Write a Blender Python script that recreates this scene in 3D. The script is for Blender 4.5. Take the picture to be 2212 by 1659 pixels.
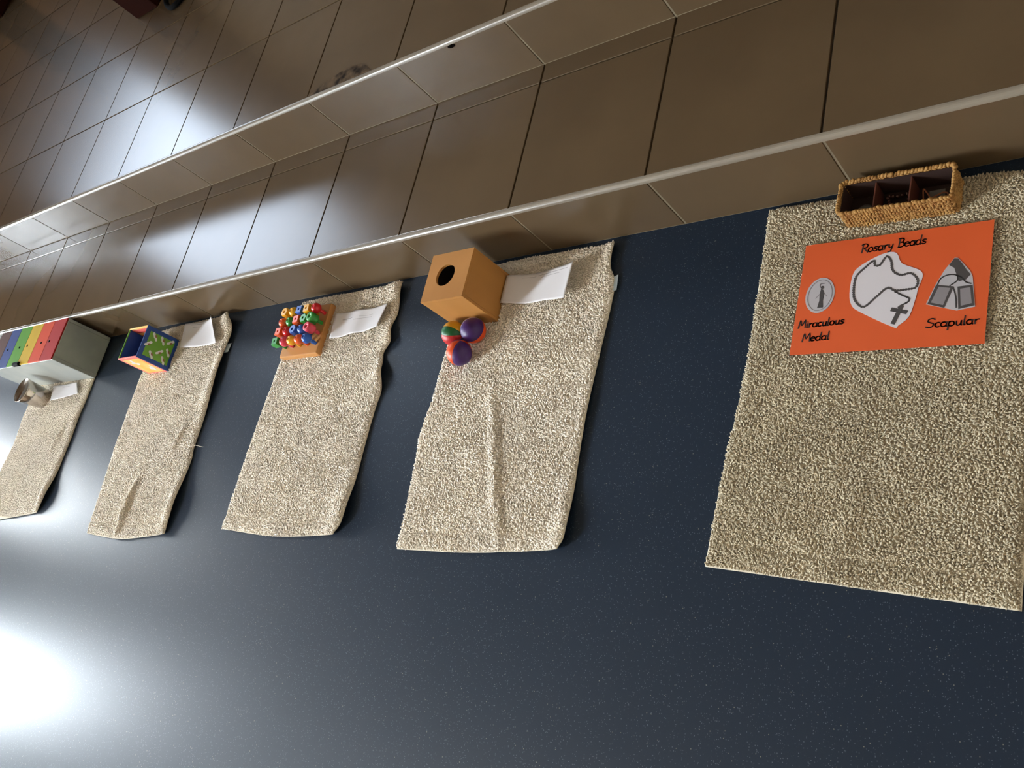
import bpy, bmesh, math, random
import numpy as np
from mathutils import Vector, Matrix
random.seed(7); rng = np.random.default_rng(11)
for o in list(bpy.data.objects): bpy.data.objects.remove(o)
scene = bpy.context.scene
COL = scene.collection
PI = math.pi

# ------------------------------------------------------------------ camera
cam_data = bpy.data.cameras.new('camera'); cam = bpy.data.objects.new('camera', cam_data); COL.objects.link(cam)
cam_data.sensor_width = 36.0; cam_data.lens = 2013.694/2212*36.0; cam_data.clip_start = .02
CM = ((0.760204445, 0.062018676, 0.646717005), (0.215325821, 0.915118988, -0.340869520), (-0.612963288, 0.398385394, 0.682323300))
CP = (0.563383, -0.971743, 1.317830)
cam.matrix_world = Matrix([list(CM[i])+[CP[i]] for i in range(3)]+[[0, 0, 0, 1]])
scene.camera = cam

# ------------------------------------------------------------------ sky, windows' daylight, exposure
SKY = 138.0
world = bpy.data.worlds.new('World'); scene.world = world; world.use_nodes = True
bg = world.node_tree.nodes['Background']; bg.inputs['Color'].default_value = (.86, .93, 1.0, 1); bg.inputs['Strength'].default_value = SKY
scene.view_settings.view_transform = 'Standard'; scene.view_settings.look = 'None'
scene.view_settings.exposure = 0.0; scene.view_settings.gamma = 1.0; scene.view_settings.use_curve_mapping = False
XL, XR, YF, YB, ZC = -5.61, 2.64, -5.0, 3.48, 3.7          # the room: left, right, front, back wall, ceiling
XN = -4.75                                                  # unseen left wall before the step, moved inward to steepen the light falloff
WINDOWS = [(XL, 1.55, 2.85, 1.45, 3.2), (XN, -.50, -.05, .2, .95), (XN, -2.8, -1.18, .1, 1.45), (XN, -3.75, -1.4, 1.25, 3.4)]   # wall x, y0, y1, z0, z1
for (xw, a, b, c, d) in WINDOWS:                            # sampling portals in the window openings
    L = bpy.data.lights.new('window_daylight', 'AREA'); L.shape = 'RECTANGLE'; L.size = d-c; L.size_y = b-a
    L.cycles.is_portal = True
    o = bpy.data.objects.new('window_daylight', L); o.location = (xw-.19, (a+b)/2, (c+d)/2); o.rotation_euler = (0, -PI/2, 0); COL.objects.link(o)

# ------------------------------------------------------------------ materials
def lin(r, g, b):
    f = lambda c: c/12.92 if c <= .04045 else ((c+.055)/1.055)**2.4
    return (f(r/255), f(g/255), f(b/255), 1)
def mat(name, col, rough=.6, metal=0., spec=.5, noise=None, bump=None, rand=0., coat=0.):
    """col: linear rgb. noise=(scale, amount, second colour, detail, stretch) ; bump=(scale,strength,distance)"""
    m = bpy.data.materials.new(name); m.use_nodes = True; nt = m.node_tree; N = nt.nodes; K = nt.links
    p = N['Principled BSDF']; col = tuple(col[:3])+(1,)
    p.inputs['Base Color'].default_value = col; p.inputs['Roughness'].default_value = rough; p.inputs['Metallic'].default_value = metal
    p.inputs['Specular IOR Level'].default_value = spec; p.inputs['Coat Weight'].default_value = coat
    tc = N.new('ShaderNodeTexCoord'); src = None
    if noise:
        sc, amt, c2, det, st = noise
        mp = N.new('ShaderNodeMapping'); mp.inputs['Scale'].default_value = st; K.new(tc.outputs['Object'], mp.inputs['Vector'])
        nz = N.new('ShaderNodeTexNoise'); nz.inputs['Scale'].default_value = sc; nz.inputs['Detail'].default_value = det; K.new(mp.outputs[0], nz.inputs['Vector'])
        mr = N.new('ShaderNodeMapRange'); mr.inputs[1].default_value = .35; mr.inputs[2].default_value = .65; mr.inputs[4].default_value = amt; K.new(nz.outputs['Fac'], mr.inputs[0])
        mx = N.new('ShaderNodeMix'); mx.data_type = 'RGBA'; K.new(mr.outputs[0], mx.inputs[0])
        mx.inputs[6].default_value = col; mx.inputs[7].default_value = tuple(c2[:3])+(1,); src = mx.outputs[2]
    if rand:
        oi = N.new('ShaderNodeObjectInfo'); r2 = N.new('ShaderNodeMapRange'); r2.inputs[3].default_value = 1-rand; r2.inputs[4].default_value = 1+rand
        K.new(oi.outputs['Random'], r2.inputs[0]); hv = N.new('ShaderNodeHueSaturation'); K.new(r2.outputs[0], hv.inputs['Value'])
        if src: K.new(src, hv.inputs['Color'])
        else: hv.inputs['Color'].default_value = col
        src = hv.outputs[0]
    if src: K.new(src, p.inputs['Base Color'])
    if bump:
        nb = N.new('ShaderNodeTexNoise'); nb.inputs['Scale'].default_value = bump[0]; nb.inputs['Detail'].default_value = 3; K.new(tc.outputs['Object'], nb.inputs['Vector'])
        bp = N.new('ShaderNodeBump'); bp.inputs['Strength'].default_value = bump[1]; bp.inputs['Distance'].default_value = bump[2]
        K.new(nb.outputs['Fac'], bp.inputs['Height']); K.new(bp.outputs[0], p.inputs['Normal'])
    return m
def vinyl():
    m = mat('blue_vinyl', (.022, .033, .055),   .40, 0, .36, bump=(60, .05, .002)); nt = m.node_tree; N = nt.nodes; K = nt.links; p = N['Principled BSDF']
    tc = N.new('ShaderNodeTexCoord')
    def dots(scale, lo, hi):
        v = N.new('ShaderNodeTexVoronoi'); v.inputs['Scale'].default_value = scale; K.new(tc.outputs['Object'], v.inputs['Vector'])
        r = N.new('ShaderNodeMapRange'); r.inputs[1].default_value = hi; r.inputs[2].default_value = lo; K.new(v.outputs['Distance'], r.inputs[0])
        c = N.new('ShaderNodeSeparateColor'); K.new(v.outputs['Color'], c.inputs[0])
        g = N.new('ShaderNodeMath'); g.operation = 'GREATER_THAN'; g.inputs[1].default_value = .62; K.new(c.outputs[0], g.inputs[0])
        mu = N.new('ShaderNodeMath'); mu.operation = 'MULTIPLY'; K.new(r.outputs[0], mu.inputs[0]); K.new(g.outputs[0], mu.inputs[1]); return mu.outputs[0]
    nz = N.new('ShaderNodeTexNoise'); nz.inputs['Scale'].default_value = 3.0; nz.inputs['Detail'].default_value = 6; K.new(tc.outputs['Object'], nz.inputs['Vector'])
    a = N.new('ShaderNodeMix'); a.data_type = 'RGBA'; a.inputs[6].default_value = (.0055, .0135, .027, 1); a.inputs[7].default_value = (.0095, .0185, .035, 1); K.new(nz.outputs['Fac'], a.inputs[0])
    b = N.new('ShaderNodeMix'); b.data_type = 'RGBA'; K.new(a.outputs[2], b.inputs[6]); b.inputs[7].default_value = (.10, .12, .145, 1); K.new(dots(330, .1, .3), b.inputs[0])
    c = N.new('ShaderNodeMix'); c.data_type = 'RGBA'; K.new(b.outputs[2], c.inputs[6]); c.inputs[7].default_value = (.20, .19, .15, 1); K.new(dots(120, .05, .13), c.inputs[0])
    K.new(c.outputs[2], p.inputs['Base Color']); return m
M = {}
M['vinyl'] = vinyl()
M['tile'] = mat('beige_tile', (.112, .075, .041), .22, 0, .3, noise=(3.2, .7, (.088, .058, .032), 7, (1, 1, 1)), bump=(9, .012, .004), rand=.05)
M['grout'] = mat('tread_grout', (.055, .043, .030), .9, noise=(40, .6, (.08, .066, .05), 3, (1, 1, 1)))
M['grout_light'] = mat('riser_grout', (.22, .18, .12), .85, 0, .2, noise=(30, .6, (.15, .12, .08), 3, (1, 1, 1)))
M['nosing'] = mat('nosing_strip', (.24, .205, .16), .28, 0, .6, noise=(6, .6, (.17, .14, .11), 4, (1, 8, 8)))
M['wall'] = mat('tan_plaster', (.46, .36, .25), .85, noise=(2, .4, (.42, .33, .23), 4, (1, 1, 1)))
M['wall_pale'] = mat('cream_bounce_plaster', (.74, .64, .5), .85, noise=(2, .4, (.70, .6, .46), 4, (1, 1, 1)))  # unseen wall kept pale to bounce fill onto right-facing sides
M['wall_dark'] = mat('low_bounce_wall', (.18, .12, .075), .8)  # unseen wall darkened to hold back bounce onto front faces
M['ceiling'] = mat('ceiling_timber', (.36, .27, .18), .8)
M['dado'] = mat('wood_panelling', (.36, .17, .055), .45, noise=(2, .8, (.24, .1, .03), 6, (1, 1, .15)))
def glass(name, col):
    m = bpy.data.materials.new(name); m.use_nodes = True; nt = m.node_tree; nt.nodes.clear(); o = nt.nodes.new('ShaderNodeOutputMaterial'); t = nt.nodes.new('ShaderNodeBsdfTransparent')
    t.inputs[0].default_value = col+(1,); nt.links.new(t.outputs[0], o.inputs[0]); return m
M['glass_dimming'] = glass('dimming_glass', (.255, .267, .283)); M['glass_clear'] = glass('clear_glass', (.95, .96, .96)); M['glass_mid'] = glass('tinted_glass', (.45, .46, .48))  # first glass is darkened to dim its window and the tile sheen
M['frame'] = mat('window_frame', (.6, .6, .58), .5)
M['pile'] = mat('shaded_cream_pile', (.56, .48, .345), .95, 0, .1, noise=(5.0, .8, (.46, .395, .285), 5, (1, 1, 1)))  # yellower cotton, darkened further for the weaker light at the right
M['pile_lit'] = mat('lit_cream_pile', (.91, .82, .69), .95, 0, .1, noise=(6.0, .7, (.78, .705, .61), 5, (1, 1, 1)))  # less yellow cotton, brightened for the stronger light at the left
M['backing'] = mat('cotton_backing', (.72, .64, .5), .95, 0, .1, bump=(300, .5, .002))
M['tag'] = mat('pale_tag', (.55, .66, .74), .6)
M['paper'] = mat('white_paper', (.80, .78, .80), .7, 0, .3, noise=(8, .3, (.74, .72, .74), 3, (1, 1, 1)))
M['ink'] = mat('grey_print', (.40, .38, .40), .8)
M['marker'] = mat('black_marker', (.02, .013, .012), .7)
M['orange'] = mat('orange_card', (.64, .10, .025), .5, 0, .4, noise=(5, .5, (.58, .086, .020), 3, (1, 1, 1)))
M['cut_paper'] = mat('cutout_paper', (.60, .57, .60), .6, 0, .3)
M['print_dark'] = mat('dark_print', (.05, .043, .042), .7)
M['print_mid'] = mat('mid_print', (.22, .20, .21), .7)
M['print_light'] = mat('light_print', (.42, .40, .42), .65)
M['box_wood'] = mat('honey_plywood', (.47, .215, .056), .6, 0, .25, noise=(7, .6, (.36, .155, .036), 6, (1, 1, .18)))
M['hole'] = mat('box_inside_shade', (.012, .006, .004), .9)  # near-black that paints the shade inside the wooden box
M['board_wood'] = mat('board_wood', (.56, .27, .085), .5, 0, .4, noise=(9, .6, (.46, .2, .055), 6, (1, .2, 1)))
for n, c in dict(red=(.62, .012, .018), yellow=(.80, .40, .01), blue=(.02, .10, .42), green=(.03, .27, .035), orange_p=(.78, .10, .015), pink=(.66, .05, .09)).items():
    M['p_'+n] = mat('plastic_'+n, c, .28, 0, .5)
for n, c in dict(purple=(.045, .012, .11), orange=(.72, .08, .012), yellow=(.55, .28, .01), green=(.008, .11, .03), white=(.7, .62, .6), red=(.5, .02, .02)).items():  # white serves as a painted glint on one ball
    M['b_'+n] = mat('ball_leather_'+n, c, .42, 0, .4, bump=(90, .15, .001))
M['seam'] = mat('ball_seam', (.05, .015, .02), .8)
M['c_blue'] = mat('card_blue', (.012, .055, .25), .45); M['c_green'] = mat('card_green', (.13, .32, .018), .45)
M['c_yellow'] = mat('card_yellow', (.80, .42, .03), .45, noise=(20, .7, (.85, .62, .25), 2, (1, 1, 1))); M['c_pink'] = mat('card_pink', (.82, .16, .13), .45)
M['c_white'] = mat('card_white', (.72, .70, .70), .5); M['c_brown'] = mat('card_brown', (.25, .09, .045), .5); M['c_red'] = mat('card_red', (.5, .02, .02), .5)
M['drum_grey'] = mat('grey_painted_wood', (.40, .41, .36), .42, 0, .4, noise=(7, .8, (.27, .29, .28), 5, (1, 1, 1)))
for n, c in dict(brown=(.085, .03, .018), blue=(.02, .045, .19), green=(.085, .27, .012), yellow=(.55, .36, .012), orange=(.55, .055, .012), red=(.36, .018, .014)).items():
    M['k_'+n] = mat('drum_bar_'+n, c, .65, 0, .2, noise=(12, .4, tuple(x*.75 for x in c), 4, (1, .2, 1)))
M['black'] = mat('black_rubber', (.004, .004, .004), .8, 0, .05)
M['steel'] = mat('stainless_steel', (.62, .57, .52), .14, 1.0)
M['seagrass'] = mat('seagrass_weave', (.42, .235, .075), .8, 0, .2, noise=(60, .9, (.24, .11, .03), 4, (1, 1, 1)))
M['lining'] = mat('dark_inner_face', (.03, .013, .009), .6); M['divider'] = mat('red_brown_divider', (.10, .028, .016), .5)
M['bead'] = mat('dark_wood_bead', (.06, .018, .010), .2, 0, .6); M['copper'] = mat('copper_cord', (.42, .13, .05), .4)
M['cloth'] = mat('brown_cloth', (.05, .03, .024), .9); M['plastic_sheet'] = mat('plastic_sleeve', (.17, .165, .15), .15)
M['medal'] = mat('dull_metal', (.20, .19, .185), .4, .8)
M['mahogany'] = mat('dark_mahogany', (.022, .005, .003), .9, 0, .03, noise=(5, .7, (.02, .006, .004), 5, (1, 1, .15)))
M['mottle'] = mat('mottled_brown_break', (.018, .012, .008), .9, 0, .1, noise=(38, 1., (.13, .09, .055), 2, (1, 1, 1)))
M['chip_and_shade'] = mat('dark_gap', (.004, .003, .0025), .95, 0, 0)  # colour of the chip, also painted shade in the pegs

# ------------------------------------------------------------------ helpers
def link(name, me, m, parent=None, loc=None, rot=None):
    o = bpy.data.objects.new(name, me); COL.objects.link(o)
    if m is not None and me is not None and len(me.materials) == 0: me.materials.append(M[m] if isinstance(m, str) else m)
    if parent: o.parent = parent
    if loc is not None: o.location = loc
    if rot is not None: o.rotation_euler = rot
    return o
def tag(o, label=None, cat=None, group=None, kind=None):
    if label: o['label'] = label
    if cat: o['category'] = cat
    if group: o['group'] = group
    if kind: o['kind'] = kind
    return o
def thing(name, loc, label, cat, group=None, rz=0):
    o = bpy.data.objects.new(name, None); COL.objects.link(o); o.location = loc; o.rotation_euler = (0, 0, rz); o.empty_display_size = .05
    return tag(o, label, cat, group)
def bm_mesh(bm, name, smooth=False):
    bmesh.ops.recalc_face_normals(bm, faces=bm.faces[:])
    me = bpy.data.meshes.new(name); bm.to_mesh(me); bm.free()
    if smooth: me.shade_smooth()
    return me
def box_bm(x0, x1, y0, y1, z0, z1, bev=0., seg=1, bm=None):
    own = bm is None
    b = bmesh.new()
    vs = [b.verts.new(p) for p in ((x0, y0, z0), (x1, y0, z0), (x1, y1, z0), (x0, y1, z0), (x0, y0, z1), (x1, y0, z1), (x1, y1, z1), (x0, y1, z1))]
    for f in ((3, 2, 1, 0), (4, 5, 6, 7), (0, 1, 5, 4), (1, 2, 6, 5), (2, 3, 7, 6), (3, 0, 4, 7)): b.faces.new([vs[i] for i in f])
    if bev: bmesh.ops.bevel(b, geom=b.edges[:], offset=bev, segments=seg, affect='EDGES', profile=.6)
    if own: return b
    me = bpy.data.meshes.new('t'); b.to_mesh(me); b.free(); bm.from_mesh(me); bpy.data.meshes.remove(me); return bm
def box(name, ext, m, parent=None, bev=0., seg=1, loc=None, rot=None):
    return link(name, bm_mesh(box_bm(*ext, bev=bev, seg=seg), name), m, parent, loc, rot)
def np_mesh(name, V, F, smooth=False):
    V = np.asarray(V, np.float32); F = [np.asarray(f, np.int32) for f in F]       # F: list of (n,k) arrays
    me = bpy.data.meshes.new(name); me.vertices.add(len(V)); me.vertices.foreach_set('co', V.ravel())
    ls = np.concatenate([np.full(len(f), f.shape[1]) for f in F]); idx = np.concatenate([f.ravel() for f in F])
    me.loops.add(len(idx)); me.loops.foreach_set('vertex_index', idx); me.polygons.add(len(ls))
    st = np.concatenate([[0], np.cumsum(ls)[:-1]]); me.polygons.foreach_set('loop_start', st.astype(np.int32)); me.polygons.foreach_set('loop_total', ls.astype(np.int32))
    me.polygons.foreach_set('use_smooth', np.full(len(ls), bool(smooth)))
    me.update(calc_edges=True); me.validate(); return me
def lathe(name, prof, n=32, smooth=True):
    V = []; F = []
    for r, z in prof:
        for k in range(n): V.append((r*math.cos(2*PI*k/n), r*math.sin(2*PI*k/n), z))
    for i in range(len(prof)-1):
        for k in range(n): F.append((i*n+k, i*n+(k+1) % n, (i+1)*n+(k+1) % n, (i+1)*n+k))
    bm = bmesh.new(); vs = [bm.verts.new(v) for v in V]
    for f in F: bm.faces.new([vs[i] for i in f])
    for i in (0, len(prof)-1):
        if prof[i][0] > 1e-5: bm.faces.new(vs[i*n:(i+1)*n])
    bmesh.ops.remove_doubles(bm, verts=bm.verts[:], dist=1e-6)
    return bm_mesh(bm, name, smooth)
def tube_np(P, r, n=8, closed=False):
    P = np.asarray(P, float); m = len(P); V = []; F = []
    for i in range(m):
        a = P[(i-1) % m] if (closed or i > 0) else P[0]; b = P[(i+1) % m] if (closed or i < m-1) else P[-1]
        t = b-a; t /= np.linalg.norm(t)+1e-12; u = np.cross(t, (0, 0, 1.) if abs(t[2]) < .95 else (1., 0, 0)); u /= np.linalg.norm(u); w = np.cross(u, t)
        rr = r[i] if hasattr(r, '__len__') else r
        for k in range(n): V.append(P[i]+rr*(math.cos(2*PI*k/n)*u+math.sin(2*PI*k/n)*w))
    for i in range(m if closed else m-1):
        for k in range(n): F.append((i*n+k, i*n+(k+1) % n, ((i+1) % m)*n+(k+1) % n, ((i+1) % m)*n+k))
    return np.array(V), np.array(F)
def tube(name, P, r, m, parent=None, n=8, closed=False):
    V, F = tube_np(P, r, n, closed); return link(name, np_mesh(name, V, [F], True), m, parent)
def smooth_poly(P, n, closed=False):
    P = np.asarray(P, float); k = len(P); out = []
    segs = k if closed else k-1
    for i in range(segs):
        p0 = P[(i-1) % k] if (closed or i > 0) else 2*P[0]-P[1]; p1 = P[i]; p2 = P[(i+1) % k]; p3 = P[(i+2) % k] if (closed or i+2 < k) else 2*P[-1]-P[-2]
        for t in np.linspace(0, 1, n, endpoint=False):
            out.append(.5*((2*p1)+(-p0+p2)*t+(2*p0-5*p1+4*p2-p3)*t*t+(-p0+3*p1-3*p2+p3)*t**3))
    if not closed: out.append(P[-1])
    return np.array(out)
def resample(P, n):
    P = np.asarray(P, float)
    if len(P) > 2: P = smooth_poly(P, 12)
    d = np.concatenate([[0], np.cumsum(np.linalg.norm(np.diff(P, axis=0), axis=1))]); t = np.linspace(0, d[-1], n)
    return np.stack([np.interp(t, d, P[:, i]) for i in range(P.shape[1])], 1)
def flat_bm(outline, z0, z1, bm=None):
    """prism over a polygon outline [(x,y)...]"""
    bm = bm or bmesh.new(); a = [bm.verts.new((x, y, z0)) for x, y in outline]; b = [bm.verts.new((x, y, z1)) for x, y in outline]; n = len(a)
    bm.faces.new(b); bm.faces.new(a[::-1])
    for i in range(n): bm.faces.new((a[i], a[(i+1) % n], b[(i+1) % n], b[i]))
    return bm
def ribbon(bm, P, w, z0, z1):
    """stroke of width w along polyline P, drawn as short overlapping bars with round joints"""
    P = np.asarray(P, float)
    for a, b in zip(P[:-1], P[1:]):
        t = b-a; L = np.linalg.norm(t)
        if L < 1e-7: continue
        t /= L; nrm = np.array((-t[1], t[0]))*w/2; e = t*w*.25
        flat_bm([tuple(a-e-nrm), tuple(b+e-nrm), tuple(b+e+nrm), tuple(a-e+nrm)], z0, z1, bm)
def ell(cx, cy, rx, ry, n=16, rot=0):
    c, s = math.cos(rot), math.sin(rot)
    return [(cx+c*rx*math.cos(2*PI*k/n)-s*ry*math.sin(2*PI*k/n), cy+s*rx*math.cos(2*PI*k/n)+c*ry*math.sin(2*PI*k/n)) for k in range(n)]

# ------------------------------------------------------------------ the setting
H1, D1, H2, P0 = .15847, .37969, .15229, .33
HT = H1+H2
f = box('floor', (XL, XR, YF, 0.02, -.1, 0), 'vinyl'); tag(f, 'dark blue speckled vinyl floor', kind='structure')
# step: core bodies + tiles
I0, I1 = -17, 8
step = tag(box('step_lower', (XL, XR, .012, D1+.02, 0, H1-.006), 'grout'), 'lower step faced with beige square tiles', kind='structure')
box('grout_bed', (XL, XR, .0022, .0125, 0, H1-.0102), 'grout_light', step)
plat = tag(box('platform_upper', (XL, XR, D1+.012, YB, 0, HT-.006), 'grout'), 'raised platform floored with beige square tiles', kind='structure')
box('grout_bed', (XL, XR, D1+.0022, D1+.0125, H1-.004, HT-.0102), 'grout_light', plat)
g = .0024; LO = .1487*P0
def tile_mesh(nm, ext): return bm_mesh(box_bm(*ext, bev=.0007), nm)
t_riser1 = tile_mesh('riser_tile', (g, P0-g, .001, .012, .002, H1-.0105))
t_tread = tile_mesh('tread_tile', (g, P0-g, .0105, D1-LO-g*.7, H1-.008, H1))
t_strip = tile_mesh('tread_strip', (g, P0-g, D1-LO+g*.7, D1+.006, H1-.008, H1))
t_riser2 = tile_mesh('riser_tile_upper', (g, P0-g, D1+.001, D1+.012, H1+.002, HT-.0105))
PR = .345
t_p0 = tile_mesh('platform_tile_edge', (g, P0-g, D1+.0105, D1+.336-g, HT-.008, HT))
t_p = tile_mesh('platform_tile', (g, P0-g, g, PR-g, HT-.008, HT))
for i in range(I0, I1):
    for me, par in ((t_riser1, step), (t_tread, step), (t_strip, step), (t_riser2, plat), (t_p0, plat)):
        link('tile', me, 'tile', par, (i*P0, 0, 0), (0, 0, 0))
    for r in range(8): link('tile', t_p, 'tile', plat, (i*P0, D1+.336+r*PR, 0))
def nosing(name, y, z, lab):
    prof = [(y+.0095, z-.003), (y+.0095, z+.0006)]+[(y+.0085-.0100*math.sin(a), z+.0006-.0100*(1-math.cos(a))) for a in np.linspace(0, PI/2, 7)]+[(y+.0015, z-.0098)]
    bm = bmesh.new(); A = [bm.verts.new((XL, p[0], p[1])) for p in prof]; B = [bm.verts.new((XR, p[0], p[1])) for p in prof]
    n = len(prof)
    for k in range(n): bm.faces.new((A[k], A[(k+1) % n], B[(k+1) % n], B[k]))
    bm.faces.new(A[::-1]); bm.faces.new(B)
    return tag(link(name, bm_mesh(bm, name), 'nosing'), lab, kind='structure')
nosing('trim_1', 0, H1, 'pale edge strip along the lower step')
nosing('trim_2', D1, HT, 'pale edge strip along the upper platform')
# broken spots in the tiling
ch = [(-1.325, D1+.010), (-1.290, D1+.022), (-1.245, D1+.037), (-1.205, D1+.049), (-1.165, D1+.052), (-1.125, D1+.045), (-1.10, D1+.033), (-1.075, D1+.011)]
ch = [tuple(p) for p in smooth_poly(ch, 4)]
o = link('broken_patch', bm_mesh(flat_bm(ch, HT-.003, HT+.0012), 'broken_patch'), 'mottle', plat); tag(o, 'mottled dark brown broken patch in the tile beside the edge strip')
bm = flat_bm(ell(0, 0, .011, .0045, 12), -.0004, .0006); o = link('chip', bm_mesh(bm, 'chip'), 'chip_and_shade', plat, (-.8195, D1+.0005, HT-.0155), (PI/2, 0, 0)); tag(o, 'small black chip below the edge strip')
# walls
def wall(name, ext, m='wall'): return tag(box(name, ext, m), kind='structure')
T = .2
wall('wall_right', (XR, XR+T, YF, YB, 0, ZC), 'wall_pale'); wall('wall_front', (XL-T, XR+T, YF-T, YF, 0, ZC), 'wall_dark'); wall('wall_back', (XL-T, XR+T, YB, YB+T, 0, ZC))
wall('ceiling', (XL-T, XR+T, YF-T, YB+T, ZC, ZC+.1), 'ceiling')
def window_wall(name, xw, y0, y1):
    bm = bmesh.new(); cur = y0
    for (x_, a, b, c, d) in sorted(q for q in WINDOWS if q[0] == xw):
        box_bm(xw-T, xw, cur, a, 0, ZC, bm=bm); box_bm(xw-T, xw, a, b, 0, c, bm=bm); box_bm(xw-T, xw, a, b, d, ZC, bm=bm); cur = b
    box_bm(xw-T, xw, cur, y1, 0, ZC, bm=bm)
    return tag(link(name, bm_mesh(bm, name), 'wall'), kind='structure')
window_wall('wall_left_inset', XN, YF, -.02)  # inset stretch added to bring the windows nearer for falloff
wall('wall_return', (XL-T, XN-T, -.22, -.02, 0, ZC))  # closes the added jog between the two left walls
wl = window_wall('wall_left', XL, -.02, YB)
for k in range(13):                                          # timber panelling along the platform end of the left wall
    y0 = D1+.02+k*.24
    box('panel', (XL, XL+.02, y0+.003, min(y0+.237, YB-.01), HT+.002, 1.12), 'dado', wl, bev=.003)
for n, (xw, a, b, c, d) in enumerate(WINDOWS):
    w = 0.05; xf0, xf1 = xw-.13, xw-.07
    e = bpy.data.objects.new('window_%d' % (n+1), None); COL.objects.link(e); e.location = (xw-.1, (a+b)/2, c); tag(e, kind='structure')
    loc = Vector(e.location)
    def fr(nm, y0, y1, z0, z1):
        o = box(nm, (xf0-loc.x, xf1-loc.x, y0-loc.y, y1-loc.y, z0-loc.z, z1-loc.z), 'frame', e, bev=.004)
    fr('frame_side', a, a+w, c, d); fr('frame_side', b-w, b, c, d); fr('frame_rail', a+w, b-w, c, c+w); fr('frame_rail', a+w, b-w, d-w, d)
    nm = max(0, int(round((b-a)/1.05))-1)
    box('pane', (-.002, .002, a+w-loc.y, b-w-loc.y, c+w-loc.z, d-w-loc.z), ('glass_dimming', 'glass_clear', 'glass_clear', 'glass_clear')[n], e)
    for k in range(nm):
        yc = a+(b-a)*(k+1)/(nm+1); fr('mullion', yc-.025, yc+.025, c+w, d-w)

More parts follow.
